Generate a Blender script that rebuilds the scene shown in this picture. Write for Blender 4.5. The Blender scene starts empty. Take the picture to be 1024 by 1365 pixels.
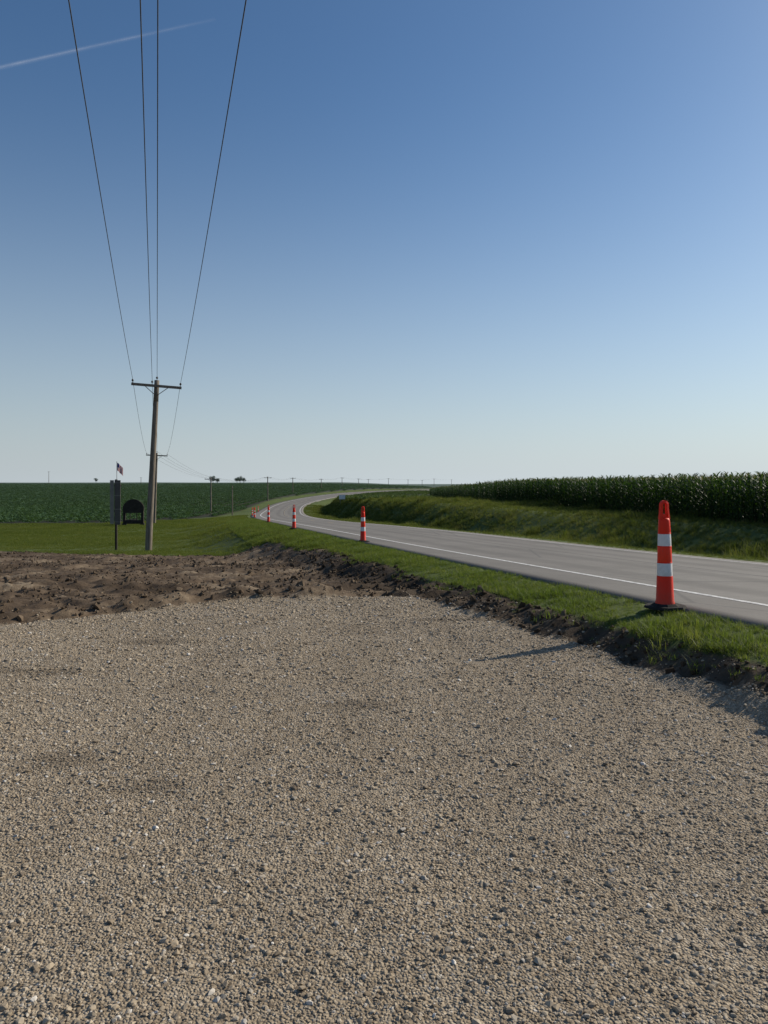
import bpy, bmesh, math, random
import numpy as np
from mathutils import Vector, Matrix
rng=np.random.default_rng(7); random.seed(7)
scene=bpy.context.scene
COL=scene.collection

# ---------------------------------------------------------------- noise
def _h(i,j,seed):
    n=(i.astype(np.int64)*374761393+j.astype(np.int64)*668265263+seed*982451653)&0xffffffff
    n=((n^(n>>13))*1274126177)&0xffffffff
    n=(n^(n>>16))&0xffffffff
    return n/4294967295.0
def vnoise(x,y,seed=0):
    xi=np.floor(x);yi=np.floor(y);fx=x-xi;fy=y-yi
    fx=fx*fx*(3-2*fx);fy=fy*fy*(3-2*fy)
    a=_h(xi,yi,seed);b=_h(xi+1,yi,seed);c=_h(xi,yi+1,seed);d=_h(xi+1,yi+1,seed)
    return (a*(1-fx)+b*fx)*(1-fy)+(c*(1-fx)+d*fx)*fy
def fbm(x,y,seed=0,o=4):
    s=0;a=.5;f=1;
    for k in range(o):
        s=s+a*(vnoise(x*f,y*f,seed+k*17)-.5);a*=.5;f*=2.03
    return s
def sst(a,b,x):
    u=np.clip((x-a)/(b-a),0,1);return u*u*(3-2*u)

# ---------------------------------------------------------------- road reference curve (left edge)
KP=np.array([(19.8,-60,2.3),(12.3,-30,1.4),(4.75,0,.50),(3.2,6.2,.30),(-.75,22.4,-.25),(-3.75,33,-.50),(-7.1,46,-.88),
 (-12.3,70,-1.75),(-18.0,100,-2.75),(-24.0,140,-3.75),(-30,200,-4.0),(-31,240,-3.85),(-27,290,-3.2),
 (-15,350,-2.4),(12,420,-1.9),(45,480,-1.8),(110,550,-2.2),(220,620,-2.6),(400,690,-3)],float)
def natspline(u,p,uu):
    n=len(u);A=np.zeros((n,n));B=np.zeros((n,p.shape[1]));h=np.diff(u)
    A[0,0]=A[-1,-1]=1
    for i in range(1,n-1):
        A[i,i-1]=h[i-1];A[i,i]=2*(h[i-1]+h[i]);A[i,i+1]=h[i]
        B[i]=6*((p[i+1]-p[i])/h[i]-(p[i]-p[i-1])/h[i-1])
    M=np.linalg.solve(A,B)
    k=np.clip(np.searchsorted(u,uu)-1,0,n-2)
    H=h[k][:,None];a=(u[k+1]-uu)[:,None];b=(uu-u[k])[:,None]
    return (M[k]*a**3+M[k+1]*b**3)/(6*H)+(p[k]/H-M[k]*H/6)*a+(p[k+1]/H-M[k+1]*H/6)*b
U=np.concatenate([[0],np.cumsum(np.linalg.norm(np.diff(KP[:,:2],axis=0),axis=1))])
uu=np.arange(0,U[-1],1.0)
E=natspline(U,KP,uu)
T=np.gradient(E[:,:2],axis=0);T/=np.linalg.norm(T,axis=1)[:,None]
NR=np.stack([T[:,1],-T[:,0]],1)
DZ=np.gradient(E[:,2])
W=8.9; SE=.045
def roadc(x,y):
    x=np.atleast_1d(np.asarray(x,float));y=np.atleast_1d(np.asarray(y,float))
    t=np.empty(len(x));z=np.empty(len(x));s=np.empty(len(x))
    for a in range(0,len(x),40000):
        X=x[a:a+40000];Y=y[a:a+40000]
        d=(X[:,None]-E[None,:,0].astype(np.float32))**2+(Y[:,None]-E[None,:,1].astype(np.float32))**2
        i=np.argmin(d,1)
        dx=X-E[i,0];dy=Y-E[i,1]
        al=np.clip(dx*T[i,0]+dy*T[i,1],-1,1)
        t[a:a+40000]=dx*NR[i,0]+dy*NR[i,1]
        z[a:a+40000]=E[i,2]+al*DZ[i];s[a:a+40000]=i+al
    return t,z,s
def edge_at_y(y):
    return float(np.interp(y,E[:460,1],E[:460,0]))

def yfar_gravel(x): return np.interp(x,[-30,-12,-4.1,-3.28,-1.8,.3,3],[-2,3.2,7.9,8.7,9.9,10.5,10.7])
def ydirt(x): return np.interp(x,[-60,-30,-19.7,-12,-6.9,-4.5,-3,-1],[44,42,37,31,28,28.5,26,25])
CE=np.array([(33,-15),(24,5),(19.8,20),(16.8,32),(14.8,50),(13.5,70),(12,100),(10.5,130),(10,160),(17,200),(30,240),(60,280)],float)
def cornx(y): return np.interp(y,CE[:,1],CE[:,0])
def crop_t(y): return np.interp(y,[86,100,120,150,300],[-17,-10,-6,-4,-3.5])

def zones(x,y,t):
    ge=np.interp(y,[4,6.5,10.5],[.9,1.18,1.7])
    gv=np.minimum(yfar_gravel(x)-y,-ge-t)+.10*fbm(x*2.2,y*2.2,3,3)*2
    gd=np.interp(y,[4,7,20,24,30],[.62,.86,1.2,1.5,1.9])
    dt=np.minimum(ydirt(x)-y,-gd-t)+.35*fbm(x*1.6,y*1.6,5,3)*np.clip(y/14,.5,3)
    cl=np.minimum(y-86,-t+crop_t(y))+2*fbm(x*.1,y*.1,8,2)*sst(180,90,y)
    crr=np.where(t>W,x-cornx(y),-50.)
    cr=np.maximum(cl,np.where((y<280)&(y>-15),crr,-50))
    cr=np.maximum(cr,np.minimum(t-W-9,y-115))
    return gv,dt,cr
def height(x,y,full=False):
    x=np.asarray(x,float);y=np.asarray(y,float)
    t,zr,s=roadc(x,y)
    G=np.interp(y,[-60,0,7,10,20,37,60,86,120,180,260,400,600,800,1400,9000],[.2,0,0,-.06,-.72,-1.87,-2.5,-3.1,-3.9,-4.25,-3.1,-.6,1.9,3.0,3.2,0])
    F=np.interp(y,[-50,80,180,260,400,600,800,9000],[-.2,-.4,-2.,-3,-2.2,-1.7,-1.6,-1.5])
    far=sst(-60,80,x)*sst(250,500,y)
    G=G*(1-far)+F*far
    G=G+ (sst(30,120,y))*1.2*fbm(x*.008,y*.008,21,2)
    gv,dt,cr=zones(x,y,t)
    gm=sst(-.05,.1,gv); dm=sst(-.1,.25,dt)*(1-gm)
    det=gm*(.035*fbm(x*1.1,y*1.1,31,3)+.008*fbm(x*7,y*7,32,2))
    near=1-sst(30,60,y)
    n1=fbm(x*.9,y*.9,41,5);rid=1-np.abs(fbm(x*2.1,y*3.1,43,4))*4
    q=np.minimum(-gv,6)
    rut=-.10*np.exp(-((q-1.5-.3*np.sin(x*.5))/.22)**2)-.09*np.exp(-((q-3.2-.3*np.sin(x*.5))/.25)**2)-.11*np.exp(-((q-4.9+.02*x*x*.2)/.3)**2)
    berm=.07*np.exp(-((q-.3)/.18)**2)*(0.6+1.2*vnoise(x*2.5,y*2.5,47))
    det=det+dm*near*(.20*n1+.07*rid+.15*fbm(x*4.5,y*4.5,44,4)+(rut+berm)*(yfar_gravel(x)<y)-.04)
    wv=.95
    bw=np.interp(y,[0,10,20,35,80,160],[.36,.65,1.8,4,8,4])
    verge=zr-.015-.10*np.clip(-t,0,wv)+.03*fbm(x*3,y*3,51,2)
    gw=sst(0,1,(-t-wv*.85)/bw)
    zl=verge*(1-gw)+G*gw+det
    gr=(1-gm)*(1-dm)
    zl=zl+gr*.05*fbm(x*.8,y*.8,52,3)*near*sst(1.,3.,-t)
    z0=zr-SE*W-.02
    dd=t-W
    ditch=z0-.05*np.clip(dd,0,1.5)-.75*sst(1.2,5,dd)
    k=sst(4.5,9.5,dd)
    zrt=ditch*(1-k)+F*k+.18*fbm(x*.4,y*.4,61,3)*sst(1,4,dd)
    sink=.06+np.clip(y,0,1000)*.0008
    zin=zr-SE*t-sink
    z=np.where(t<=0,zl,np.where(t>=W,zrt,zin))
    if full: return z,t,s,gv,dt,cr
    return z
def hz(x,y): return float(height(np.array([x]),np.array([y]))[0])

# ---------------------------------------------------------------- mesh helpers
def mesh_np(name,V,F,mat=None,smooth=False,link=True):
    me=bpy.data.meshes.new(name)
    me.from_pydata([tuple(v) for v in V],[],[tuple(f) for f in F]);me.update()
    ob=bpy.data.objects.new(name,me)
    if mat: me.materials.append(mat)
    if smooth: me.polygons.foreach_set('use_smooth',[True]*len(me.polygons))
    if link: COL.objects.link(ob)
    return ob
def grid_mesh(name,V,nx,ny,mat,smooth=True):
    me=bpy.data.meshes.new(name)
    idx=np.arange(nx*ny).reshape(ny,nx)
    q=np.stack([idx[:-1,:-1],idx[:-1,1:],idx[1:,1:],idx[1:,:-1]],-1).reshape(-1,4)
    me.vertices.add(len(V));me.vertices.foreach_set('co',np.asarray(V,np.float32).ravel())
    me.loops.add(q.size);me.loops.foreach_set('vertex_index',q.ravel().astype(np.int32))
    me.polygons.add(len(q));me.polygons.foreach_set('loop_start',(np.arange(len(q))*4).astype(np.int32))
    me.polygons.foreach_set('loop_total',np.full(len(q),4,np.int32))
    me.polygons.foreach_set('use_smooth',[smooth]*len(q))
    me.update(calc_edges=True);me.validate()
    me.materials.append(mat)
    ob=bpy.data.objects.new(name,me);COL.objects.link(ob);return ob
def fattr(me,name,a):
    at=me.attributes.new(name,'FLOAT','POINT');at.data.foreach_set('value',np.asarray(a,np.float32))

# ---------------------------------------------------------------- material helpers
class NT:
    def __init__(s,name):
        s.m=bpy.data.materials.new(name);s.m.use_nodes=True;s.t=s.m.node_tree
        s.t.nodes.clear();s.out=s.n('ShaderNodeOutputMaterial')
    def n(s,ty,**k):
        nd=s.t.nodes.new(ty)
        for a,b in k.items(): setattr(nd,a,b)
        return nd
    def l(s,a,b): s.t.links.new(a,b)
    def setv(s,sock,v):
        if isinstance(v,bpy.types.NodeSocket): s.l(v,sock)
        else:
            if isinstance(v,(tuple,list)) and len(v)==3 and sock.type=='RGBA': v=(*v,1)
            sock.default_value=v
    def math(s,op,a,b=0.,c=None,clamp=False):
        nd=s.n('ShaderNodeMath',operation=op,use_clamp=clamp);s.setv(nd.inputs[0],a);s.setv(nd.inputs[1],b)
        if c is not None: s.setv(nd.inputs[2],c)
        return nd.outputs[0]
    def mix(s,f,a,b,bt='MIX'):
        nd=s.n('ShaderNodeMix',data_type='RGBA',blend_type=bt);s.setv(nd.inputs[0],f);s.setv(nd.inputs[6],a);s.setv(nd.inputs[7],b);return nd.outputs[2]
    def ramp(s,f,stops,interp='LINEAR'):
        nd=s.n('ShaderNodeValToRGB');s.l(f,nd.inputs[0]);cr=nd.color_ramp;cr.interpolation=interp
        while len(cr.elements)<len(stops): cr.elements.new(.5)
        for e,(p,c) in zip(cr.elements,stops):
            e.position=p;e.color=(*c,1) if len(c)==3 else c
        return nd.outputs[0]
    def pos(s): return s.n('ShaderNodeNewGeometry').outputs['Position']
    def noise(s,scale,detail=3,vec=None,rough=.55):
        nd=s.n('ShaderNodeTexNoise');nd.inputs['Scale'].default_value=scale;nd.inputs['Detail'].default_value=detail;nd.inputs['Roughness'].default_value=rough
        s.l(vec if vec is not None else s.pos(),nd.inputs['Vector']);return nd.outputs['Fac']
    def vor(s,scale,vec=None,feature='F1'):
        nd=s.n('ShaderNodeTexVoronoi',feature=feature);nd.inputs['Scale'].default_value=scale
        s.l(vec if vec is not None else s.pos(),nd.inputs['Vector']);return nd
    def attr(s,name):
        nd=s.n('ShaderNodeAttribute');nd.attribute_name=name;return nd.outputs['Fac']
    def mr(s,v,a,b,c=0.,d=1.):
        nd=s.n('ShaderNodeMapRange');s.setv(nd.inputs[0],v)
        for i,q in zip((1,2,3,4),(a,b,c,d)): nd.inputs[i].default_value=q
        return nd.outputs[0]
    def bump(s,h,strength=.5,dist=.02):
        nd=s.n('ShaderNodeBump');s.setv(nd.inputs['Strength'],strength);nd.inputs['Distance'].default_value=dist;s.l(h,nd.inputs['Height']);return nd.outputs[0]
    def bsdf(s,col,rough=.8,spec=.3,normal=None,metal=0):
        b=s.n('ShaderNodeBsdfPrincipled');s.setv(b.inputs['Base Color'],col);s.setv(b.inputs['Roughness'],rough)
        b.inputs['Specular IOR Level'].default_value=spec;b.inputs['Metallic'].default_value=metal
        if normal is not None: s.l(normal,b.inputs['Normal'])
        return b.outputs[0]
    def fin(s,sh): s.l(sh,s.out.inputs[0]);return s.m

def leaf_mat(name,cols,trans=.4,rough=.55,spec=.3,patch=.6,tint=(1.2,1.25,.6),far=None):
    k=NT(name);oi=k.n('ShaderNodeObjectInfo')
    n=k.noise(patch,3)
    f=k.math('ADD',k.math('MULTIPLY',oi.outputs['Random'],.5),k.math('MULTIPLY',n,.8))
    f=k.math('SUBTRACT',f,.17)
    c=k.ramp(f,[(0,cols[0]),(.5,cols[1]),(1,cols[2])])
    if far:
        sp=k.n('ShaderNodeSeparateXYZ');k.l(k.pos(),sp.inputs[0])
        c=k.mix(k.mr(sp.outputs[1],far[0],far[1],0,far[2]),c,far[3])  # distance haze painted into the leaf colour along Y
    b=k.bsdf(c,rough,spec)
    tr=k.n('ShaderNodeBsdfTranslucent')
    tc=k.mix(1.,c,tint,'MULTIPLY');k.l(tc,tr.inputs[0])
    mx=k.n('ShaderNodeMixShader');mx.inputs[0].default_value=trans
    k.l(b,mx.inputs[1]);k.l(tr.outputs[0],mx.inputs[2]);return k.fin(mx.outputs[0])
M_grass=leaf_mat('grass_blades',[(.065,.10,.02),(.108,.15,.03),(.20,.205,.07)],.45,.6,.2,.9,(1.35,1.38,.6))
M_lawn=leaf_mat('lawn_blades',[(.078,.105,.024),(.112,.14,.032),(.17,.175,.058)],.4,.7,.1,.22,(1.3,1.33,.62))
M_tall=leaf_mat('tall_grass_blades',[(.05,.07,.018),(.095,.122,.030),(.23,.215,.09)],.4,.7,.12,.3,(1.35,1.35,.62))
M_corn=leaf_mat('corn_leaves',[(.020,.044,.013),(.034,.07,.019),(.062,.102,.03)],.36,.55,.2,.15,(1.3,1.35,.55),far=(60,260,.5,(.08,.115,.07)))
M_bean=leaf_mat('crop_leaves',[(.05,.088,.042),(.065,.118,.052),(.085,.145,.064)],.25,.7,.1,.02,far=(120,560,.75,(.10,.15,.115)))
M_bean2=leaf_mat('light_crop_leaves',[(.07,.105,.038),(.09,.13,.046),(.11,.155,.056)],.28,.7,.1,.05)
M_tassel=leaf_mat('corn_tassel',[(.14,.12,.05),(.19,.16,.065),(.24,.2,.085)],.35)
M_tree=leaf_mat('distant_tree_leaves',[(.075,.10,.085),(.09,.12,.10),(.105,.14,.115)],.2,.8,.05,.3)

def stains(k,c):
    pos=k.pos()
    sp=k.n('ShaderNodeSeparateXYZ');k.l(pos,sp.inputs[0])
    mp=k.n('ShaderNodeMapping');mp.vector_type='POINT';mp.inputs['Rotation'].default_value=(0,0,math.radians(38));mp.inputs['Scale'].default_value=(1.5,.14,1);k.l(pos,mp.inputs[0])
    tn=k.noise(1.,4,mp.outputs[0]);c=k.mix(k.mr(tn,.44,.68,0,.22),c,(.19,.15,.105))
    tn2=k.noise(1.3,5,pos,.65);c=k.mix(k.mr(tn2,.50,.75,0,.25),c,(.50,.435,.345))
    nz=k.noise(3.,4)
    tot=None
    for (cx,cy,rx,ry) in ((-2.2,7.05,.55,.16),(-1.15,3.65,.20,.12),(-1.78,4.0,.25,.16),(-2.9,5.9,.9,.10),(.9,8.3,.8,.15),(-.15,5.0,.3,.12)):
        a=k.math('POWER',k.math('DIVIDE',k.math('ABSOLUTE',k.math('SUBTRACT',sp.outputs[0],cx)),rx),2.)
        b=k.math('POWER',k.math('DIVIDE',k.math('ABSOLUTE',k.math('SUBTRACT',sp.outputs[1],cy)),ry),2.)
        d=k.math('ADD',k.math('ADD',a,b),k.math('MULTIPLY',nz,2.))
        m=k.mr(d,1.,2.2,1,0);tot=m if tot is None else k.math('MAXIMUM',tot,m)
    return k.mix(k.math('MULTIPLY',tot,.5),c,(.11,.085,.06))
def stone_mat():
    k=NT('gravel_stone');oi=k.n('ShaderNodeObjectInfo')
    c=k.ramp(oi.outputs['Random'],[(0,(.16,.122,.084)),(.10,(.265,.208,.143)),(.4,(.355,.285,.20)),(.62,(.42,.342,.245)),(.8,(.46,.385,.285)),(.93,(.40,.355,.29)),(.975,(.58,.53,.46)),(1,(.76,.72,.66))])
    n=k.noise(90,3);c=k.mix(k.mr(n,.3,.7,0,.22),c,(.23,.178,.125))
    big=k.noise(.55,3);c=k.mix(k.mr(big,.33,.6,.16,0),c,(.16,.125,.09))
    c=stains(k,c)
    return k.fin(k.bsdf(c,.85,.2,k.bump(n,.4,.003)))
M_stone=stone_mat()
def clod_mat(name,mul):
    k=NT(name);oi=k.n('ShaderNodeObjectInfo')
    c=k.ramp(oi.outputs['Random'],[(0,(.065*mul,.046*mul,.031*mul)),(.5,(.105*mul,.076*mul,.051*mul)),(.85,(.16*mul,.12*mul,.082*mul)),(1,(.23*mul,.18*mul,.127*mul))])
    n=k.noise(40,4);c=k.mix(k.mr(n,.3,.7,0,.4),c,(.065*mul,.046*mul,.031*mul))
    return k.fin(k.bsdf(c,.95,.1,k.bump(n,.6,.01)))
M_clod=clod_mat('soil_clod',1.);M_clodd=clod_mat('shade_toned_clod',.62)  # second clod tone is darker: the bank's shade is put into its soil colour

def ground_mat():
    k=NT('ground_surface')
    gv=k.attr('gv');dt=k.attr('dt');cr=k.attr('cr');bk=k.attr('bk')
    ne=k.noise(9,4)
    nn=k.math('MULTIPLY',k.math('SUBTRACT',ne,.5),.28)
    gm=k.mr(k.math('ADD',gv,nn),-.03,.05)
    dm=k.mr(k.math('ADD',dt,nn),-.05,.08)
    nb=k.math('MULTIPLY',k.math('SUBTRACT',k.noise(.4,3),.5),4.)
    cm=k.mr(k.math('ADD',cr,nb),-.6,.6)
    v=k.vor(90);v2=k.vor(48)
    sc=k.ramp(k.mix(.5,v.outputs['Color'],v2.outputs['Color']),[(0.15,(.155,.12,.084)),(.42,(.30,.24,.168)),(.62,(.395,.322,.232)),(.9,(.54,.475,.385))])
    edge=k.mr(v.outputs['Distance'],.25,.75,0,.45)
    gc=k.mix(edge,sc,(.165,.128,.09))
    big=k.noise(.55,3);gc=k.mix(k.mr(big,.33,.6,.16,0),gc,(.16,.125,.09))
    gc=stains(k,gc)
    d1=k.noise(.7,5);d2=k.noise(7,5,rough=.7)
    dc=k.ramp(k.math('ADD',k.math('MULTIPLY',d1,.65),k.math('MULTIPLY',d2,.4)),[(.40,(.055,.039,.026)),(.52,(.098,.07,.047)),(.61,(.165,.123,.083)),(.71,(.30,.238,.165))])
    dc=k.mix(k.math('MULTIPLY',bk,.65),dc,(.045,.033,.023))  # bank strip: dark soil with its shade painted into the dirt colour
    g1=k.noise(1.3,4);g2=k.noise(24,3);g3=k.noise(.09,3)
    gsc=k.ramp(k.math('ADD',k.math('MULTIPLY',g1,.3),k.math('ADD',k.math('MULTIPLY',g2,.4),k.math('MULTIPLY',g3,.3))),[(.34,(.046,.064,.018)),(.5,(.078,.104,.027)),(.66,(.12,.14,.046))])
    c1=k.noise(.02,4);c2=k.noise(1.2,3)
    cc=k.ramp(k.math('ADD',k.math('MULTIPLY',c1,.6),k.math('MULTIPLY',c2,.4)),[(.3,(.024,.026,.017)),(.5,(.032,.034,.022)),(.7,(.047,.046,.030))])
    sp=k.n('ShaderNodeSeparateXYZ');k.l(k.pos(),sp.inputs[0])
    cc=k.mix(k.mr(sp.outputs[1],200,800,0,.9),cc,(.10,.14,.115))  # far crop ground paled: aerial haze put into the colour
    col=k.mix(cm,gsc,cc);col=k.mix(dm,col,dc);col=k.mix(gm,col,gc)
    hgt=k.math('ADD',k.math('MULTIPLY',k.math('SUBTRACT',1.,v.outputs['Distance']),gm),k.math('MULTIPLY',d2,k.math('MULTIPLY',dm,2.5)))
    return k.fin(k.bsdf(col,.93,.12,k.bump(hgt,.8,.012)))
M_ground=ground_mat()

# ---------------------------------------------------------------- terrain
def geo(a,step,r,lim):
    o=[];v=a;st=step
    while abs(v)<lim:
        st*=r;v=v+st;o.append(v)
    return o
xs=np.array(sorted([-v for v in geo(11,.09,1.065,9000)]+list(np.arange(-11,6,.085))+geo(6,.085,1.065,9000)))
ys=np.concatenate([np.arange(-60,-2,2.),np.arange(-2,2,.4),np.arange(2,13,.065),np.arange(13,20,.11),np.arange(20,42,.22),np.arange(42,120,.9),np.arange(120,420,4.),np.array(geo(420,4,1.1,9000))])
X,Y=np.meshgrid(xs,ys);x=X.ravel();y=Y.ravel()
Z,t_,s_,gv,dt,cr=height(x,y,True)
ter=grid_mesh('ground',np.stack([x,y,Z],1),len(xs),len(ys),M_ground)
fattr(ter.data,'gv',np.clip(gv,-5,5));fattr(ter.data,'dt',np.clip(dt,-5,5));fattr(ter.data,'cr',np.clip(cr,-5,5))
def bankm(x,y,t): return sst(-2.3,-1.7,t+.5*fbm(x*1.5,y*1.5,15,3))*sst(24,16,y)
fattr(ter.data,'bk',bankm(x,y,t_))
print('terrain',len(x))

# ---------------------------------------------------------------- road
def road_mat():
    k=NT('road_asphalt');t=k.attr('tt')
    n1=k.noise(.35,4);n2=k.noise(60,2);n3=k.noise(5,3)
    c=k.ramp(k.math('ADD',k.math('MULTIPLY',n1,.45),k.math('ADD',k.math('MULTIPLY',n2,.35),k.math('MULTIPLY',n3,.2))),[(.3,(.125,.114,.10)),(.5,(.178,.163,.144)),(.7,(.245,.226,.202))])
    def strip(c0,w):
        a=k.math('ABSOLUTE',k.math('SUBTRACT',t,c0));return k.mr(a,w*.4,w,1,0)
    w=k.math('MAXIMUM',k.math('MAXIMUM',strip(2.3,.45),strip(4.0,.45)),k.math('MAXIMUM',strip(6.0,.45),strip(7.6,.45)))
    c=k.mix(k.math('MULTIPLY',w,.33),c,(.085,.077,.068))
    c=k.mix(k.mr(t,1.2,1.26,.22,0),c,(.095,.084,.07))
    jn=k.math('MULTIPLY',k.math('SUBTRACT',k.noise(1.5,3),.5),.06)
    tj=k.math('ABSOLUTE',k.math('SUBTRACT',k.math('ADD',t,jn),4.95));c=k.mix(k.mr(tj,.02,.05,.8,0),c,(.035,.032,.03))
    v=k.vor(.22,feature='DISTANCE_TO_EDGE');c=k.mix(k.mr(v.outputs['Distance'],.003,.010,.35,0),c,(.05,.05,.05))
    ed=k.mr(t,0,.45,.8,0);c=k.mix(k.math('MULTIPLY',ed,n3),c,(.13,.10,.072))
    return k.fin(k.bsdf(c,.8,.25,k.bump(n2,.5,.006)))
M_road=road_mat()
def paint_mat(name,col):
    k=NT(name);n=k.noise(14,5,rough=.7);c=k.mix(k.mr(n,.44,.62,0,.8),col,(.2,.19,.18));return k.fin(k.bsdf(c,.6,.4))
M_white=paint_mat('road_paint_white',(.72,.70,.66));M_yel=paint_mat('road_paint_yellow',(.55,.36,.06))
def strip_mesh(name,t0,t1,nt,lift,mat,s0=0,s1=None,skirt=False):
    e=E[s0:s1];nr=NR[s0:s1];ts=list(np.linspace(t0,t1,nt));ts2=[(q,lift) for q in ts]
    if skirt: ts2=[(t0-.04,-.16)]+ts2+[(t1+.04,-.16)]
    V=[];TT=[]
    for tq,lf in ts2:
        wob=0
        if skirt and (tq in(ts[0],)or tq<0): wob=.04*(fbm(uu[s0:s1]*.7,uu[s0:s1]*0+3.3,71,3))
        V.append(np.stack([e[:,0]+nr[:,0]*(tq+wob),e[:,1]+nr[:,1]*(tq+wob),e[:,2]-SE*tq+lf],1));TT.append(np.full(len(e),tq))
    V=np.stack(V,1).reshape(-1,3);TT=np.stack(TT,1).ravel()
    ob=grid_mesh(name,V,len(ts2),len(e),mat);fattr(ob.data,'tt',TT);return ob
road=strip_mesh('road',0,W,24,0,M_road,skirt=True)
def par(c,p):
    c.parent=p
for nm,a,b in (('edge_line_near',1.25,1.37),('edge_line_far',W-.75,W-.63)):
    o=strip_mesh(nm,a,b,2,.004,M_white);par(o,road)
i=20
while i<560:
    if i>110:
        o=strip_mesh('centre_dash',5.02,5.12,2,.004,M_yel,i,i+4);par(o,road)
    i+=12

# ---------------------------------------------------------------- scatter via geometry nodes
def scatter(name,P,R,S,idx,sources):
    coll=bpy.data.collections.new(name+'_parts')
    for i,o in enumerate(sources):
        o.name='%s_part_%02d'%(name,i);coll.objects.link(o)
    me=bpy.data.meshes.new(name);n=len(P)
    me.vertices.add(n);me.vertices.foreach_set('co',np.asarray(P,np.float32).ravel())
    a=me.attributes.new('rot','FLOAT_VECTOR','POINT');a.data.foreach_set('vector',np.asarray(R,np.float32).ravel())
    a=me.attributes.new('scl','FLOAT_VECTOR','POINT');a.data.foreach_set('vector',np.asarray(S,np.float32).ravel())
    a=me.attributes.new('idx','INT','POINT');a.data.foreach_set('value',np.asarray(idx,np.int32))
    ob=bpy.data.objects.new(name,me);COL.objects.link(ob)
    ng=bpy.data.node_groups.new(name,'GeometryNodeTree')
    ng.interface.new_socket('Geometry',in_out='INPUT',socket_type='NodeSocketGeometry')
    ng.interface.new_socket('Geometry',in_out='OUTPUT',socket_type='NodeSocketGeometry')
    gi=ng.nodes.new('NodeGroupInput');go=ng.nodes.new('NodeGroupOutput')
    ci=ng.nodes.new('GeometryNodeCollectionInfo');ci.inputs[0].default_value=coll
    ci.inputs['Separate Children'].default_value=True;ci.inputs['Reset Children'].default_value=True
    ip=ng.nodes.new('GeometryNodeInstanceOnPoints');ip.inputs['Pick Instance'].default_value=True
    def na(nm,ty):
        q=ng.nodes.new('GeometryNodeInputNamedAttribute');q.data_type=ty;q.inputs[0].default_value=nm;return q.outputs[0]
    L=ng.links.new
    L(gi.outputs[0],ip.inputs['Points']);L(ci.outputs[0],ip.inputs['Instance']);L(na('idx','INT'),ip.inputs['Instance Index'])
    L(na('rot','FLOAT_VECTOR'),ip.inputs['Rotation']);L(na('scl','FLOAT_VECTOR'),ip.inputs['Scale']);L(ip.outputs[0],go.inputs[0])
    m=ob.modifiers.new('scatter','NODES');m.node_group=ng
    print(name,n)
    return ob
def rotz(n): 
    r=np.zeros((n,3));r[:,2]=rng.uniform(0,6.283,n);return r
def uni(s): return np.stack([s,s,s],1)

# stones
def stone_src(n,mat,flat=.65,pts=15):
    out=[]
    for k in range(n):
        bm=bmesh.new()
        sx,sy,sz=1,random.uniform(.6,.95),random.uniform(flat*.75,flat*1.2)
        for j in range(pts):
            v=Vector((random.gauss(0,1),random.gauss(0,1),random.gauss(0,1))).normalized()*random.uniform(.85,1.1)
            bm.verts.new((v.x*sx,v.y*sy,v.z*sz))
        r=bmesh.ops.convex_hull(bm,input=bm.verts)
        dl=[g for g in r['geom_interior'] if isinstance(g,bmesh.types.BMVert)]
        if dl: bmesh.ops.delete(bm,geom=dl,context='VERTS')
        me=bpy.data.meshes.new('stone');bm.to_mesh(me);bm.free();me.materials.append(mat)
        out.append(bpy.data.objects.new('stone',me))
    return out
def place_stones():
    P=[]
    for (y0,y1,dens,mar) in ((1.2,3.2,7000,.32),(3.2,5.5,5000,.5),(5.5,8,2800,.7),(8,11,1500,.8)):
        wmax=.54*y1+mar;n=int(dens*(y1-y0)*2*wmax)
        X=rng.uniform(-wmax,wmax,n);Yy=rng.uniform(y0,y1,n)
        m=np.abs(X)<.54*Yy+mar;P.append(np.stack([X[m],Yy[m],np.full(m.sum(),math.sqrt(6200/dens))],1))
    P=np.concatenate(P);z,t,s,gv,dt,cr=height(P[:,0],P[:,1],True)
    m=(gv>-.02)|((rng.random(len(P))<.2*np.exp(gv/.25))&(gv<0)&(t<-.6))
    P=P[m];z=z[m];n=len(P)
    r=np.clip(rng.lognormal(math.log(.0056),.44,n),.0026,.0175)*P[:,2]**.75
    R=rng.uniform(0,6.283,(n,3));R[:,:2]=rng.normal(0,.24,(n,2))
    Q=np.stack([P[:,0],P[:,1],z+r*rng.uniform(-.35,.26,n)],1)
    return scatter('gravel',Q,R,uni(r),rng.integers(0,12,n),stone_src(12,M_stone,.58))
place_stones()
def place_clods():
    n=140000
    Yy=3+rng.random(n)**.8*36;X=rng.uniform(-1,1,n)*(.56*Yy+2)
    z,t,s,gv,dt,cr=height(X,Yy,True)
    d=fbm(X*.8,Yy*.8,77,3)
    bank=(bankm(X,Yy,t)>.4)
    pr=np.clip(.35+2.4*d,0.05,1)+.5*np.exp(-((-gv-.3)/.25)**2)+bank*.7
    m=(dt>.0)&(gv<.02)&(rng.random(n)<pr)
    X=X[m];Yy=Yy[m];z=z[m];bank=bank[m];n=len(X)
    r=np.clip(rng.lognormal(math.log(.016),.6,n),.005,.065)*np.interp(Yy,[0,12,35],[.85,1.05,1.2])
    R=rng.uniform(0,6.283,(n,3));P=np.stack([X,Yy,z+r*.12],1);ix=rng.integers(0,8,n)
    scatter('soil_clods',P[~bank],R[~bank],uni(r[~bank]),ix[~bank],stone_src(8,M_clod,.75,13))
    scatter('bank_topsoil',P[bank],R[bank],uni(r[bank]),ix[bank],stone_src(8,M_clodd,.75,13))  # bank clods use the darker soil tone with shade painted in
place_clods()

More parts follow.
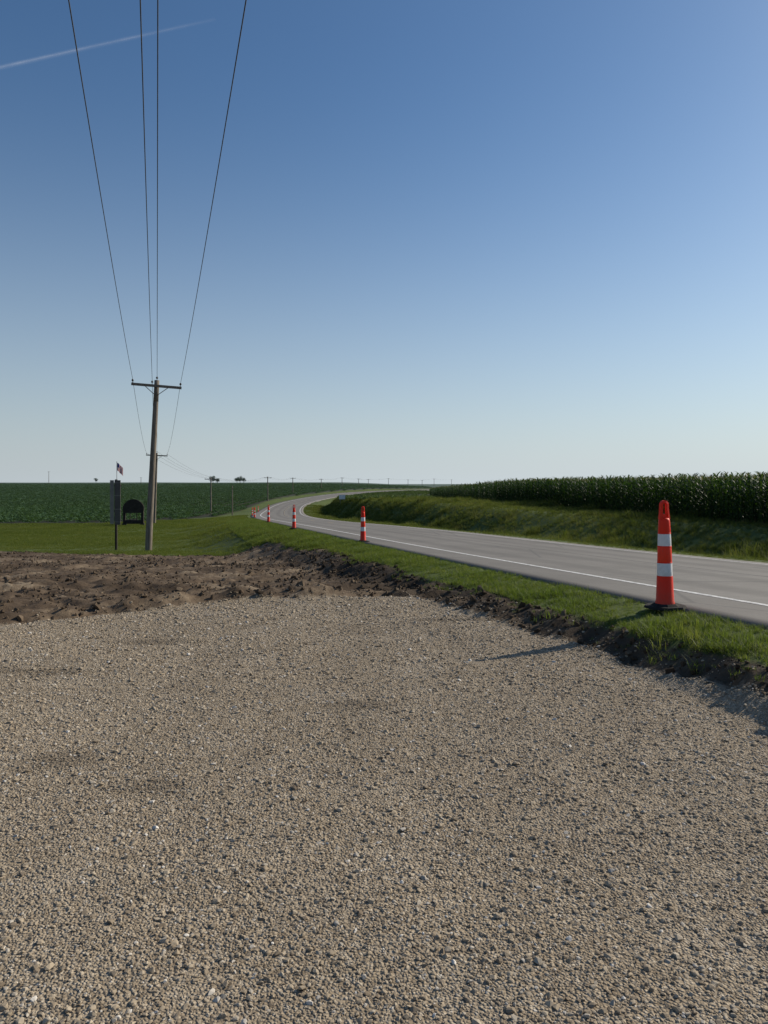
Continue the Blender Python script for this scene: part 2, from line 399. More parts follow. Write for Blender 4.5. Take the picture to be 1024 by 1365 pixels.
# blades
def blade(V,F,bx,by,az,L,w,el,droop,segs,z0=0,zt=None):
    x,y,z=bx,by,z0;a=el;px,py=-math.sin(az),math.cos(az);base=len(V)
    for i in range(segs+1):
        u=i/segs;ww=w*(1-u**1.6)*(0.55+.9*u if u<.5 else 1.)*.5
        if i==segs: V.append((x,y,z))
        else: V.append((x-px*ww,y-py*ww,z));V.append((x+px*ww,y+py*ww,z))
        st=L/segs;x+=math.cos(az)*math.cos(a)*st;y+=math.sin(az)*math.cos(a)*st;z+=math.sin(a)*st;a-=droop/segs
    for i in range(segs-1):
        b=base+2*i;F.append((b,b+1,b+3,b+2))
    b=base+2*(segs-1);F.append((b,b+1,b+2))
def tuft(n,rad,h0,h1,w,mat,segs=2,lean=.5):
    V=[];F=[]
    for i in range(n):
        r=rad*math.sqrt(random.random());a=random.uniform(0,6.283)
        blade(V,F,r*math.cos(a),r*math.sin(a),random.uniform(0,6.283),random.uniform(h0,h1),w*random.uniform(.7,1.3),random.uniform(1.57-lean,1.57),random.uniform(.2,1.3),segs)
    return mesh_np('tuft',V,F,mat,link=False)
n=64000
sI=rng.random(n)**1.5*75+58
tI=rng.uniform(-2.4,.12,n)
ii=sI.astype(int);fr=sI-ii
bx=E[ii,0]+T[ii,0]*fr+NR[ii,0]*tI;by=E[ii,1]+T[ii,1]*fr+NR[ii,1]*tI
z,t,s,gv,dt,cr=height(bx,by,True)
keep=(dt<.03+.25*(rng.random(n)<.12))&(gv<-.05)&((tI<0)|(rng.random(n)<.5))
keep&=(fbm(bx*1.7,by*1.7,88,3)>-.13)|(rng.random(n)<.35)
bx,by,z,dtk,tk=bx[keep],by[keep],z[keep],dt[keep],tI[keep]
n=len(bx)
sc=rng.uniform(.45,1.15,n)*(1+1.7*fbm(bx*1.2,by*1.2,90,3))*np.interp(-tk,[-.1,.15,.6],[.45,.75,1.0])*np.interp(by,[5,40],[.88,1.2])
scatter('verge_grass',np.stack([bx,by,z-.005],1),rotz(n),np.stack([sc,sc,sc*rng.uniform(.55,1.15,n)],1),rng.integers(0,5,n),[tuft(24,.06,.05,.13,.0055,M_grass,2,1.0) for _ in range(5)])
# lawn
n=120000
Yy=10+rng.random(n)**.75*95;X=rng.uniform(-1,1,n)*(.56*Yy+3)
z,t,s,gv,dt,cr=height(X,Yy,True)
m=(t<-.6)&(dt<.05)&(gv<0)&(cr<0)&(Yy>18)
X,Yy,z=X[m],Yy[m],z[m];n=len(X);sc=rng.uniform(.6,1.3,n)*np.interp(Yy,[20,90],[1,1.9])*(1+1.8*fbm(X*.3,Yy*.3,91,3))
scatter('lawn_grass',np.stack([X,Yy,z-.01],1),rotz(n),np.stack([sc,sc,sc*rng.uniform(.45,.9,n)],1),rng.integers(0,4,n),[tuft(26,.14,.06,.13,.011,M_lawn,2,.9) for _ in range(4)])
# right bank grass
n=80000
sI=rng.random(n)**1.3*230+45;tI=W+.02+rng.random(n)*17
ii=sI.astype(int);bx=E[ii,0]+T[ii,0]*(sI-ii)+NR[ii,0]*tI;by=E[ii,1]+T[ii,1]*(sI-ii)+NR[ii,1]*tI
z,t,s,gv,dt,cr=height(bx,by,True)
m=(cr<.3)&(t>W);bx,by,z,tk=bx[m],by[m],z[m],t[m]-W;n=len(bx)
cl=np.clip((fbm(bx*.45,by*.45,193,3)-.12)/.12,0,1)
sc=rng.uniform(.5,1.35,n)*(np.interp(tk,[0,1.8,2.8,5,8,11],[.2,.26,.5,.6,.5,.42])*(1+2.0*fbm(bx*.3,by*.3,93,3))+.65*cl*np.interp(tk,[1.5,3.5],[0,1]))*np.interp(by,[10,120],[1,1.4])
scatter('bank_grass',np.stack([bx,by,z-.01],1),rotz(n),uni(sc),rng.integers(0,5,n),[tuft(34,.2,.2,.5,.014,M_tall,3,.7) for _ in range(5)])

# corn
def corn_src():
    V=[];F=[];H=random.uniform(2.0,2.25)
    lean=random.uniform(-.05,.05)
    for i in range(4):
        z=H*i/3;r=.016*(1-.6*i/3)
        for k in range(4):
            a=k*math.pi/2;V.append((lean*z/2+r*math.cos(a),r*math.sin(a),z))
    for i in range(3):
        for k in range(4):
            a=i*4+k;b=i*4+(k+1)%4;F.append((a,b,b+4,a+4))
    az=random.uniform(0,6.28)
    for i in range(13):
        z=.15+(H-.25)*i/12;az+=math.pi+random.uniform(-.6,.6)
        L=random.uniform(.6,.85)*(1-.35*abs(i/12-.5)*2)
        blade(V,F,lean*z/2,0,az,L,.095,random.uniform(.85,1.2),random.uniform(1.3,2.2),5,z)
    nf=len(F)
    for i in range(4):
        blade(V,F,lean*H/2,0,random.uniform(0,6.28),random.uniform(.14,.22),.012,random.uniform(.9,1.5),.4,2,H-.02)
    o=mesh_np('corn',V,F,M_corn,link=False);o.data.materials.append(M_tassel)
    for i,p in enumerate(o.data.polygons):
        if i>=nf:p.material_index=1
    return o
cu=np.concatenate([[0],np.cumsum(np.linalg.norm(np.diff(CE,axis=0),axis=1))])
def cornline(s):
    x=np.interp(s,cu,CE[:,0]);y=np.interp(s,cu,CE[:,1])
    x2=np.interp(s+2,cu,CE[:,0]);y2=np.interp(s+2,cu,CE[:,1]);x1=np.interp(s-2,cu,CE[:,0]);y1=np.interp(s-2,cu,CE[:,1])
    dx,dy=x2-x1,y2-y1;l=np.hypot(dx,dy);return x,y,dy/l,-dx/l
P=[]
s80=float(np.interp(85,CE[:,1],cu))
for r in range(16):
    s=np.arange(0,s80,.15);s=s+rng.normal(0,.03,len(s));x,y,nx,ny=cornline(s);o=r*.76+rng.normal(0,.04,len(s))
    P.append(np.stack([x+nx*o,y+ny*o],1))
for r in range(60):
    s=np.arange(s80,cu[-1],.25 if r<12 else .5);s=s+rng.normal(0,.05,len(s));x,y,nx,ny=cornline(s);o=r*.76+rng.normal(0,.06,len(s))
    P.append(np.stack([x+nx*o,y+ny*o],1))
P=np.concatenate(P);z=height(P[:,0],P[:,1]);n=len(P)
sc=rng.uniform(.96,1.04,n)*(1+.08*fbm(P[:,0]*.15,P[:,1]*.15,99,2))*1.02
R=rotz(n);R[:,:2]=rng.normal(0,.04,(n,2))
scatter('corn_field',np.concatenate([P,(z-.02)[:,None]],1),R,uni(sc),rng.integers(0,7,n),[corn_src() for _ in range(7)])

# low crops
def clump(n,rad,h,w,mat):
    V=[];F=[]
    for i in range(n):
        a=random.uniform(0,6.283);r=rad*math.sqrt(random.random());z=h*(1-(r/rad)**2*.5)*random.uniform(.5,1.)
        cx,cy=r*math.cos(a),r*math.sin(a);t1=random.uniform(-.8,.8);t2=random.uniform(-.8,.8);b=len(V);q=random.uniform(0,6.28)
        for k in range(4):
            an=q+k*math.pi/2;dx,dy=w*math.cos(an)*(1 if k%2 else .6),w*math.sin(an)*(1 if k%2 else .6)
            V.append((cx+dx,cy+dy,z+dx*t1+dy*t2))
        F.append((b,b+1,b+2,b+3))
    return mesh_np('clump',V,F,mat,link=False)
P=[]
c=-420
while c<330:
    y=np.arange(87,560,.7);y=y+rng.normal(0,.1,len(y))
    x=c-.12*(y-87)+.0004*(y-87)**2+.10*rng.normal(0,1,len(y))
    P.append(np.stack([x,y],1));c+=3.0
P=np.concatenate(P);m=(P[:,0]>-.6*P[:,1]-12)&(P[:,0]<30);P=P[m]
m=rng.random(len(P))<np.interp(P[:,1],[87,200,560],[1,.9,.6]);P=P[m]
z,t,s,gv,dt,cr=height(P[:,0],P[:,1],True)
m=(t<crop_t(P[:,1])+.5)&(cr>0)&(t<-2.5);P=P[m];z=z[m];n=len(P);sc=rng.uniform(.85,1.1,n)*np.interp(P[:,1],[87,200,560],[.9,1.,1.3])
scatter('crop_field',np.concatenate([P,z[:,None]],1),rotz(n),uni(sc),rng.integers(0,4,n),[clump(34,.55,.65,.16,M_bean) for _ in range(4)])
P=[]
for r in range(22):
    s=np.arange(165,460,.8);ii=s.astype(int);o=W+9+r*3.6+rng.normal(0,.08,len(s))
    P.append(np.stack([E[ii,0]+NR[ii,0]*o,E[ii,1]+NR[ii,1]*o],1))
P=np.concatenate(P);z,t,s,gv,dt,cr=height(P[:,0],P[:,1],True)
m=(P[:,0]<cornx(P[:,1])-1.)&(t>W+8)&(P[:,1]>118);P=P[m];z=z[m];n=len(P)
scatter('young_crop',np.concatenate([P,z[:,None]],1),rotz(n),uni(rng.uniform(.7,1.1,n)),rng.integers(0,4,n),[clump(30,.6,.7,.16,M_bean2) for _ in range(4)])

# ---------------------------------------------------------------- solid-material objects
def simple(name,c1,c2,scale=6,rough=.7,spec=.3,b=.3,stretch=None):
    k=NT(name)
    tc=k.n('ShaderNodeTexCoord').outputs['Object']
    if stretch:
        mp=k.n('ShaderNodeMapping');mp.inputs['Scale'].default_value=stretch;k.l(tc,mp.inputs[0]);tc=mp.outputs[0]
    n=k.noise(scale,5,tc);c=k.ramp(n,[(.3,c1),(.7,c2)]);return k.fin(k.bsdf(c,rough,spec,k.bump(n,b,.01)))
M_wood=simple('weathered_wood',(.11,.09,.07),(.26,.22,.18),5,.85,.15,.5,(4,4,.35))
M_dark=simple('dark_wood',(.02,.016,.013),(.045,.036,.03),4,.8,.2)
M_metal=simple('galvanised_steel',(.15,.15,.15),(.26,.26,.26),4,.55,.4)
M_ins=simple('insulator_glaze',(.06,.045,.04),(.12,.1,.09),4,.3,.5)
M_signb=simple('sign_back',(.16,.15,.13),(.24,.22,.20),3,.6,.3)
M_signd=simple('sign_back_dark',(.07,.062,.055),(.11,.10,.09),3,.6,.3)
M_wire=simple('wire_aluminium',(.05,.05,.05),(.08,.08,.08),4,.6,.3)
M_wh=simple('white_reflective_sheet',(.56,.55,.53),(.80,.80,.80),9,.45,.3,.05)
M_rub=simple('black_rubber',(.018,.018,.018),(.05,.045,.04),8,.9,.1)
M_white2=simple('white_sign_face',(.6,.6,.6),(.75,.75,.75),5,.5,.3)
def plastic(name,c,rough,spec,grid):
    k=NT(name);tc=k.n('ShaderNodeTexCoord').outputs['Object']
    n=k.noise(7,6,tc,.7);n2=k.noise(55,4,tc,.7);sp=k.n('ShaderNodeSeparateXYZ');k.l(tc,sp.inputs[0])
    col=k.mix(k.mr(n,.35,.7,0,.35),c,(c[0]*.72,c[1]*1.3+.01,c[2]*1.5+.005))
    col=k.mix(k.mr(n2,.60,.74,0,.55),col,(.20,.11,.07))
    low=k.mr(sp.outputs[2],.04,.28,.55,0);col=k.mix(k.math('MULTIPLY',low,n),col,(.20,.13,.085))
    return k.fin(k.bsdf(col,rough,spec,k.bump(n2,.15,.003)))
M_or=plastic('orange_plastic',(.82,.028,.010),.5,.2,0)
M_orr=plastic('orange_reflective_sheet',(.88,.040,.012),.45,.25,1)

def cyl(bm,p0,p1,r0,r1,seg=10,mi=0,caps=True):
    p0=Vector(p0);p1=Vector(p1);d=(p1-p0);q=d.to_track_quat('Z','Y')
    A=[];B=[]
    for k in range(seg):
        a=2*math.pi*k/seg;o=Vector((math.cos(a),math.sin(a),0))
        A.append(bm.verts.new(p0+q@(o*r0)));B.append(bm.verts.new(p1+q@(o*r1)))
    for k in range(seg):
        f=bm.faces.new((A[k],A[(k+1)%seg],B[(k+1)%seg],B[k]));f.material_index=mi;f.smooth=True
    if caps:
        f=bm.faces.new(B);f.material_index=mi;f=bm.faces.new(A[::-1]);f.material_index=mi
def box(bm,c,size,rot=None,mi=0,bev=0):
    r=bmesh.ops.create_cube(bm,size=1);vs=r['verts'];M=Matrix.Translation(c)@(rot.to_4x4() if rot else Matrix())@Matrix.Diagonal((*size,1))
    bmesh.ops.transform(bm,matrix=M,verts=vs)
    for f in {f for v in vs for f in v.link_faces}: f.material_index=mi
def obj(bm,name,mats,parent=None,link=True):
    me=bpy.data.meshes.new(name);bm.normal_update();bm.to_mesh(me);bm.free()
    for m in mats: me.materials.append(m)
    o=bpy.data.objects.new(name,me);COL.objects.link(o)
    if parent: o.parent=parent
    return o
def empty(name,loc,rz=0):
    e=bpy.data.objects.new(name,None);e.location=loc;e.rotation_euler=(0,0,rz);e.empty_display_size=.1;COL.objects.link(e);return e

# --- traffic channelizers
def lathe(bm,prof,seg=28,mi=0):
    rings=[]
    for r,z in prof: rings.append([bm.verts.new((.92*r*math.cos(2*math.pi*k/seg),.92*r*math.sin(2*math.pi*k/seg),z)) for k in range(seg)])
    for a,b in zip(rings,rings[1:]):
        for k in range(seg):
            f=bm.faces.new((a[k],a[(k+1)%seg],b[(k+1)%seg],b[k]));f.material_index=mi;f.smooth=True
    return rings
def cone(px,py,rz=0,tilt=(0,0)):
    t,zr,s=roadc([px],[py]);z=float(zr[0]-SE*max(t[0],0))+.002
    e=empty('traffic_cone',(px,py,z),rz);e.rotation_euler=(tilt[0],tilt[1],rz)
    bm=bmesh.new()
    for (r,z0,z1,r2) in ((.20,0,.024,.19),(.14,.024,.045,.11)):
        a=[bm.verts.new((r*math.cos(math.pi/8+k*math.pi/4)*1.05,r*math.sin(math.pi/8+k*math.pi/4),z0)) for k in range(8)]
        b=[bm.verts.new((r2*math.cos(math.pi/8+k*math.pi/4)*1.05,r2*math.sin(math.pi/8+k*math.pi/4),z1)) for k in range(8)]
        for k in range(8): bm.faces.new((a[k],a[(k+1)%8],b[(k+1)%8],b[k]))
        bm.faces.new(b)
    obj(bm,'rubber_base',[M_rub],e)
    bm=bmesh.new()
    lathe(bm,[(.103,.040),(.101,.06),(.094,.075),(.083,.31),(.080,.318)],mi=0)
    lathe(bm,[(.080,.318),(.0805,.322),(.077,.448),(.075,.455)],mi=1)
    lathe(bm,[(.075,.455),(.076,.459),(.072,.610),(.070,.617)],mi=2)
    lathe(bm,[(.070,.617),(.071,.621),(.067,.740),(.065,.747)],mi=1)
    lathe(bm,[(.065,.747),(.066,.751),(.060,.865),(.056,.885),(.045,.897),(.02,.902)],mi=0)
    for zz,r in ((.316,.0825),(.453,.078),(.615,.0735),(.745,.0685)):
        lathe(bm,[(r-.004,zz-.007),(r,zz-.004),(r,zz+.004),(r-.004,zz+.007)],mi=0)
    obj(bm,'body',[M_or,M_wh,M_orr],e)
    bm=bmesh.new()
    pts=[];hw=.036
    for k in range(25):
        a=math.pi*k/24;pts.append((hw*math.cos(a),1.03+hw*math.sin(a)*.95))
    path=[(hw+.014,.885),(hw+.004,.95),(hw,1.0)]+pts+[(-hw,1.0),(-hw-.004,.95),(-hw-.014,.885)]
    prev=None
    for i,(a,b) in enumerate(path):
        a0=Vector(path[max(i-1,0)]);a1=Vector(path[min(i+1,len(path)-1)]);tg=(a1-a0).normalized();nn=Vector((-tg.y,tg.x))
        ring=[bm.verts.new((a+nn.x*ca,cb,b+nn.y*ca)) for ca,cb in ((-.011,-.014),(-.011,.014),(.013,.022),(.013,-.022))]
        if prev:
            for k in range(4): bm.faces.new((prev[k],prev[(k+1)%4],ring[(k+1)%4],ring[k]))
        prev=ring
    bmesh.ops.recalc_face_normals(bm,faces=bm.faces)
    box(bm,(0,0,.915),(.085,.024,.05))
    obj(bm,'handle',[M_or],e)
    return e
cone(2.82,7.42,.25,(0,-.012))
for yy,pxx in ((22.4,484),(33,392),(46,358)):
    cone((pxx-512)/986*yy,yy,random.random())
for yy in (76,96,118,140):
    cone(edge_at_y(yy)+.2,yy,random.random())

# --- utility poles
DIR=Vector((-.29,.957,0)).normalized()
def upole(base,top,armz,armhalf=1.2,arm=True,r0=.15,r1=.095,rightdir=None,name='utility_pole',brace=True):
    base=Vector(base);top=Vector(top);ax=(top-base).normalized()
    rd=Vector(rightdir) if rightdir else Vector((DIR.y,-DIR.x,0))
    rd=(rd-ax*rd.dot(ax)).normalized();fd=ax.cross(rd)
    e=empty(name,base)
    def loc(v): return v-base
    bm=bmesh.new();N=8
    for i in range(N):
        p0=base.lerp(top,i/N);p1=base.lerp(top,(i+1)/N)
        cyl(bm,loc(p0)+(Vector((0,0,-.5)) if i==0 else Vector()),loc(p1),r0+(r1-r0)*i/N,r0+(r1-r0)*(i+1)/N,14,caps=(i==N-1))
    obj(bm,'shaft',[M_wood],e)
    c=base+ax*((armz-base.z)/ax.z)
    att=[c+ax*.30+rd*0.]
    if arm:
        rot=Matrix((rd,fd,ax)).transposed()
        bm=bmesh.new();off=fd*-(r1+.055)
        box(bm,loc(c+off),(2*armhalf,.10,.125),rot)
        if brace:
            for sg in (-1,1):
                p0=c+off*1.25+rd*sg*armhalf*.48-ax*.03;p1=c-ax*.50+off*.6
                cyl(bm,loc(p0),loc(p1),.018,.018,6)
        obj(bm,'crossarm',[M_wood],e)
        bm=bmesh.new()
        def ins(p):
            cyl(bm,loc(p),loc(p+ax*.10),.014,.014,6)
            for q,ra in ((.08,.05),(.115,.065),(.15,.045)): cyl(bm,loc(p+ax*q),loc(p+ax*(q+.03)),ra,ra*.75,10)
        for a in (-armhalf+.06,armhalf-.06): ins(c+off+rd*a+ax*.062)
        ins(c+ax*((top-c).length)-ax*.0)
        ins(c+off+rd*-.22+ax*.062)
        obj(bm,'insulators',[M_ins],e)
        att=[c+off+rd*(-armhalf+.06)+ax*.23,c+off+rd*-.22+ax*.23,top+ax*.17,c+off+rd*(armhalf-.06)+ax*.23]
    return e,att
def terr(x,y): return hz(x,y)
e,a0=upole((3.7,-12,terr(3.7,-12)),(3.7,-12,10.3),10.0);
e,a1=upole((-11.8,37,terr(-11.8,37)),(-11.36,37,6.68),6.38,r0=.17,r1=.12)
e,a2=upole((-26.7,86,terr(-26.7,86)),(-26.4,86,5.1),4.8)
e,a3=upole((-31.6,135,terr(-31.6,135)),(-31.6,135,2.6),2.35,armhalf=1.1)
RT=[(-34.6,220,3.6),(-37,300,4.0),(-31.4,370,4.0),(-24.4,430,5.2),(-16.5,480,4.9),(-11,520,4.8),(3.4,560,5.6),(19.5,600,5.0),(33,640,4.8),(44,650,6.0),(63.9,700,5.6)]
chain=[a0,a1,a2,a3]
for (xx,yy,zt) in RT:
    e,a=upole((xx,yy,terr(xx,yy)),(xx,yy,zt),zt-.3,armhalf=1.1,brace=False,r0=.17,r1=.13);chain.append(a)
upole((-24.2,118,terr(-24.2,118)),(-24.2,118,1.2),0,arm=False,r0=.10,r1=.07)
upole((-260,480,terr(-260,480)),(-260,480,7.6),7.2,r0=.2,r1=.14,brace=False,armhalf=.9)
upole((-281,620,terr(-281,620)),(-281,620,12.),11.6,r0=.2,r1=.14,brace=False,armhalf=.9)
upole((-184,560,terr(-184,560)),(-184,560,6.4),6.1,r0=.2,r1=.14,brace=False,armhalf=.9)
cu_=bpy.data.curves.new('power_lines','CURVE');cu_.dimensions='3D';cu_.bevel_depth=.0092;cu_.bevel_resolution=1;cu_.materials.append(M_wire)
for k in range(len(chain)-1):
    A,B=chain[k],chain[k+1]
    for w in range(4):
        p,q=A[w],B[w];L=(q-p).length;sag=.6 if k==0 else L*.011
        sp=cu_.splines.new('POLY');n=40 if k==0 else 16;sp.points.add(n)
        for i in range(n+1):
            u=i/n;v=p.lerp(q,u);sp.points[i].co=(v.x,v.y,v.z-4*sag*u*(1-u),1)
            sp.points[i].radius=1.
COL.objects.link(bpy.data.objects.new('power_lines',cu_))

# --- roadside sign seen from behind
bx,by=-13.76,38.;bz=terr(bx,by)
e=empty('roadside_sign',(bx,by,bz))
bm=bmesh.new();box(bm,(0,0,1.8),(.10,.10,3.66));box(bm,(.0,.075,2.0),(.5,.03,.06));box(bm,(0,.075,3.3),(.5,.03,.06))
obj(bm,'post',[M_dark],e)
bm=bmesh.new()
r1=Matrix.Rotation(math.radians(-12),3,'Z')
box(bm,(.10,-.085,2.45),(.34,.02,2.28),r1,1);box(bm,(-.17,-.13,2.47),(.19,.02,2.24),Matrix.Rotation(math.radians(25),3,'Z'),0)
for zz in (1.45,2.1,2.8,3.45): box(bm,(.10,-.105,zz),(.34,.015,.03),r1,0)
obj(bm,'panels',[M_signb,M_signd],e)

# --- arched entrance sign (dark silhouette beyond the lawn)
bx,by=-27.1,80.;bz=terr(bx,by)
e=empty('arched_welcome_sign',(bx,by,bz),.1)
bm=bmesh.new()
for sx in (-.95,.95):
    box(bm,(sx,0,.85),(.26,.26,1.7));box(bm,(sx,0,.12),(.42,.42,.24));box(bm,(sx,0,1.74),(.34,.34,.08))
obj(bm,'pillars',[M_dark],e)
bm=bmesh.new()
prof=[(-1.05,1.35),(-1.12,1.75),(-1.10,2.05),(-.98,2.30),(-.80,2.50),(-.58,2.68),(-.30,2.80),(0,2.85),(.30,2.80),(.58,2.68),(.80,2.50),(.98,2.30),(1.10,2.05),(1.12,1.75),(1.05,1.35)]
a=[bm.verts.new((x,-.09,z)) for x,z in prof];b=[bm.verts.new((x,.09,z)) for x,z in prof]
bm.faces.new(a);bm.faces.new(b[::-1])
for i in range(len(prof)): j=(i+1)%len(prof);bm.faces.new((a[i],b[i],b[j],a[j]))
bmesh.ops.recalc_face_normals(bm,faces=bm.faces)
box(bm,(0,0,.38),(1.7,.14,.42));box(bm,(-.35,0,.95),(.07,.07,.75));box(bm,(.35,0,.95),(.07,.07,.75))
obj(bm,'arched_panel',[M_dark],e)

# --- flag
bx,by=-28.9,80.;bz=terr(bx,by)
e=empty('flagpole',(bx,by,bz))
bm=bmesh.new();H=3.85-bz;cyl(bm,(0,0,-.2),(0,0,H),.045,.03,10);cyl(bm,(0,0,H),(0,0,H+.08),.05,.02,8);obj(bm,'pole',[M_metal],e)
def flag_mat():
    k=NT('flag_cloth');uv=k.n('ShaderNodeUVMap').outputs[0];sp=k.n('ShaderNodeSeparateXYZ');k.l(uv,sp.inputs[0])
    st=k.math('GREATER_THAN',k.math('FRACT',k.math('MULTIPLY',sp.outputs[1],6.5)),.5)
    c=k.mix(st,(.45,.03,.04),(.65,.65,.65))
    cn=k.math('MULTIPLY',k.math('LESS_THAN',sp.outputs[0],.4),k.math('GREATER_THAN',sp.outputs[1],.46))
    c=k.mix(cn,c,(.03,.04,.15))
    b=k.bsdf(c,.8,.1);tr=k.n('ShaderNodeBsdfTranslucent');k.l(c,tr.inputs[0]);mx=k.n('ShaderNodeMixShader');mx.inputs[0].default_value=.4
    k.l(b,mx.inputs[1]);k.l(tr.outputs[0],mx.inputs[2]);return k.fin(mx.outputs[0])
bm=bmesh.new();uvl=bm.loops.layers.uv.new('UVMap');g=[[None]*9 for _ in range(13)]
for i in range(13):
    for j in range(9):
        u=i/12;v=j/8;g[i][j]=(bm.verts.new((.04+.62*u,.08*math.sin(u*9),H-.9+.85*v-.62*u**1.2)),u,v)
for i in range(12):
    for j in range(8):
        q=[g[i][j],g[i+1][j],g[i+1][j+1],g[i][j+1]];f=bm.faces.new([a[0] for a in q]);f.smooth=True
        for l,a in zip(f.loops,q): l[uvl].uv=(a[1],a[2])
obj(bm,'flag',[flag_mat()],e)

# --- small white sign on the far side of the road
bx,by=-8.5,150.;bz=terr(bx,by)
e=empty('road_sign',(bx,by,bz),.1)
bm=bmesh.new();box(bm,(-.4,0,.7),(.07,.07,2.2));box(bm,(.4,0,.7),(.07,.07,2.2));obj(bm,'posts',[M_metal],e)
bm=bmesh.new();box(bm,(0,-.06,1.35),(1.25,.03,.9));obj(bm,'panel',[M_white2],e)

# --- distant trees
def tree(x,y,h,seed):
    random.seed(seed);z=terr(x,y)
    e=empty('tree',(x,y,z));bm=bmesh.new();cyl(bm,(0,0,-.3),(.1,0,h*.45),h*.035,h*.02,8)
    limbs=[]
    for k in range(6):
        a=random.uniform(0,6.28);p=Vector((.1,0,h*random.uniform(.2,.4)));q=p+Vector((math.cos(a)*h*.2,math.sin(a)*h*.2,h*random.uniform(.1,.3)));cyl(bm,p,q,h*.015,h*.006,6);limbs.append(q)
    obj(bm,'trunk',[M_dark],e)
    V=[];F=[];cs=limbs+[Vector((random.gauss(0,h*.13),random.gauss(0,h*.13),h*random.uniform(.3,.8))) for _ in range(11)]
    for c in cs:
        rr=h*random.uniform(.12,.2)
        for i in range(90):
            d=Vector((random.gauss(0,1),random.gauss(0,1),random.gauss(0,.9))).normalized()*rr*random.uniform(.4,1.1);p=c+d
            u=Vector((random.gauss(0,1),random.gauss(0,1),random.gauss(0,1))).normalized();w=u.orthogonal().normalized();s=h*.026;b=len(V)
            V+= [tuple(p+u*s),tuple(p+w*s*.7),tuple(p-u*s),tuple(p-w*s*.7)];F.append((b,b+1,b+2,b+3))
    o=mesh_np('crown',V,F,M_tree);o.parent=e
for i,(px,yy,h) in enumerate(((284,640,7.5),(290,650,6),(316,700,6.5),(320,710,7.5),(325,720,6),(128,900,6))):
    tree((px-512)/986*yy,yy,h,100+i)

# --- contrail
k=NT('contrail_vapour')
uv=k.n('ShaderNodeUVMap').outputs[0];sp=k.n('ShaderNodeSeparateXYZ');k.l(uv,sp.inputs[0])
acr=k.math('SUBTRACT',1.,k.math('ABSOLUTE',k.math('SUBTRACT',k.math('MULTIPLY',sp.outputs[1],2.),1.)))
acr=k.math('MULTIPLY',acr,acr)
al=k.math('MULTIPLY',k.mr(sp.outputs[0],.6,1.,1,.15),k.mr(k.noise(.0016,4),.25,.7,.3,1.))
fa=k.math('MULTIPLY',k.math('MULTIPLY',acr,al),.2)
tr=k.n('ShaderNodeBsdfTransparent');tl=k.n('ShaderNodeBsdfTranslucent');tl.inputs[0].default_value=(.95,.95,.95,1)
mx=k.n('ShaderNodeMixShader');k.l(fa,mx.inputs[0]);k.l(tr.outputs[0],mx.inputs[1]);k.l(tl.outputs[0],mx.inputs[2]);M_con=k.fin(mx.outputs[0])
A=Vector((-7380,14212,8000));B=Vector((-2900,12729,8000));d=(B-A);A=A-d*.6;d=(B-A);nn=Vector((-d.y,d.x,0)).normalized()*115
bm=bmesh.new();uvl=bm.loops.layers.uv.new('UVMap');vs=[bm.verts.new(p) for p in (A-nn,B-nn*.7,B+nn*.7,A+nn)];f=bm.faces.new(vs)
for l,q in zip(f.loops,((0,0),(1,0),(1,1),(0,1))): l[uvl].uv=q
obj(bm,'contrail',[M_con])

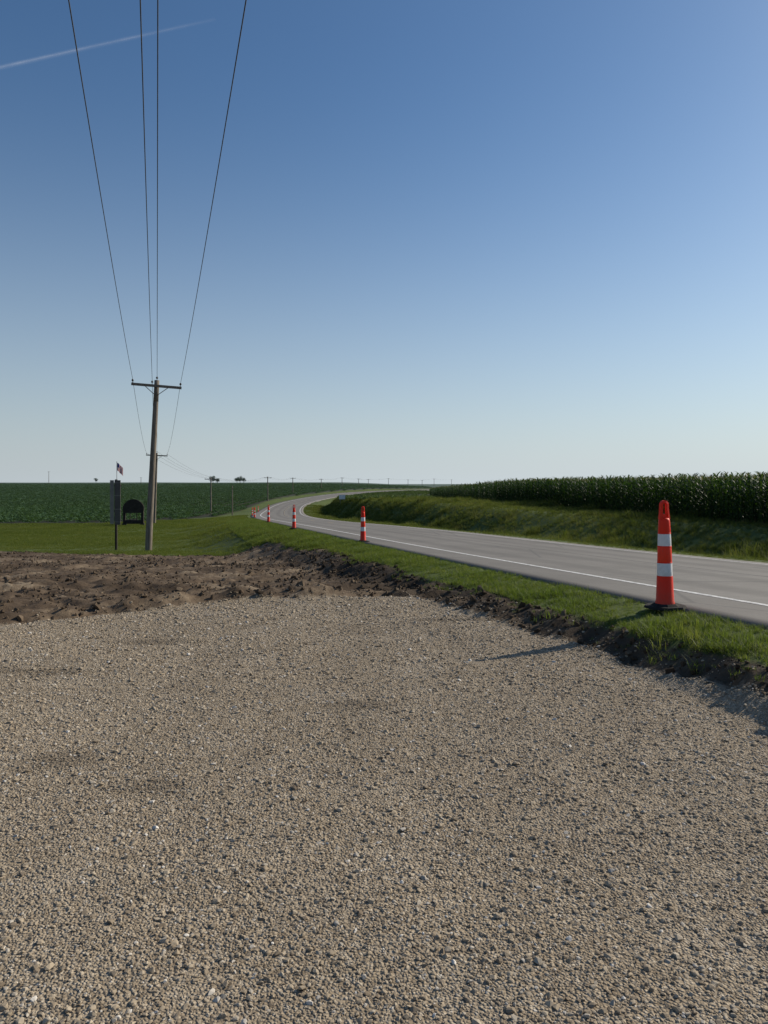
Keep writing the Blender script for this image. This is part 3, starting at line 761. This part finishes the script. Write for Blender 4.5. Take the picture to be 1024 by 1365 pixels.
# ---------------------------------------------------------------- light, sky, camera
SEL=math.radians(30);AZ=math.radians(61)
w=bpy.data.worlds.new('World');scene.world=w;w.use_nodes=True;nt=w.node_tree
bg=nt.nodes['Background'];sk=nt.nodes.new('ShaderNodeTexSky');sk.sky_type='NISHITA';sk.sun_disc=False
sk.sun_elevation=SEL;sk.sun_rotation=AZ;sk.altitude=200;sk.air_density=1.0;sk.dust_density=1.0;sk.ozone_density=2.5
N=nt.nodes.new;L=nt.links.new
hs=N('ShaderNodeHueSaturation');hs.inputs['Saturation'].default_value=1.08;L(sk.outputs[0],hs.inputs['Color'])
ml=N('ShaderNodeMix');ml.data_type='RGBA';ml.blend_type='MULTIPLY';ml.inputs[0].default_value=1;L(hs.outputs[0],ml.inputs[6]);ml.inputs[7].default_value=(.86,1.03,1.13,1)
tc=N('ShaderNodeTexCoord');sp=N('ShaderNodeSeparateXYZ');L(tc.outputs['Generated'],sp.inputs[0])
def wm(op,a,b=0.,clamp=False):
    q=N('ShaderNodeMath');q.operation=op;q.use_clamp=clamp
    for i,v in enumerate((a,b)):
        if isinstance(v,bpy.types.NodeSocket): L(v,q.inputs[i])
        else: q.inputs[i].default_value=v
    return q.outputs[0]
f=wm('SUBTRACT',1.,wm('DIVIDE',wm('ABSOLUTE',sp.outputs[2]),.54),True)
f=wm('MULTIPLY',wm('POWER',f,2.3),.96)
sd=wm('ADD',wm('MULTIPLY',sp.outputs[0],math.sin(AZ)),wm('MULTIPLY',sp.outputs[1],math.cos(AZ)))
br=wm('ADD',.88,wm('MULTIPLY',sd,.25))
hzv=N('ShaderNodeVectorMath');hzv.operation='SCALE';hzv.inputs[0].default_value=(6.4,7.15,7.6);L(br,hzv.inputs['Scale'])
mh=N('ShaderNodeMix');mh.data_type='RGBA';L(f,mh.inputs[0]);L(ml.outputs[2],mh.inputs[6]);L(hzv.outputs[0],mh.inputs[7])
L(mh.outputs[2],bg.inputs[0]);bg.inputs[1].default_value=.088
sl=bpy.data.lights.new('sun','SUN');sl.energy=5.0;sl.angle=math.radians(.6);sl.color=(1,.91,.76)
so=bpy.data.objects.new('sun',sl);COL.objects.link(so)
dv=Vector((math.sin(AZ)*math.cos(SEL),math.cos(AZ)*math.cos(SEL),math.sin(SEL)))
so.rotation_euler=dv.to_track_quat('Z','Y').to_euler()
cam=bpy.data.cameras.new('camera');co=bpy.data.objects.new('camera',cam);COL.objects.link(co)
co.location=(0,0,1.5);co.rotation_euler=(math.radians(90),0,0)
cam.sensor_fit='VERTICAL';cam.sensor_height=36;cam.lens=26;cam.shift_y=-37.5/1365;cam.clip_start=.05;cam.clip_end=60000
scene.camera=co
scene.view_settings.view_transform='Standard';scene.view_settings.look='None';scene.view_settings.exposure=0
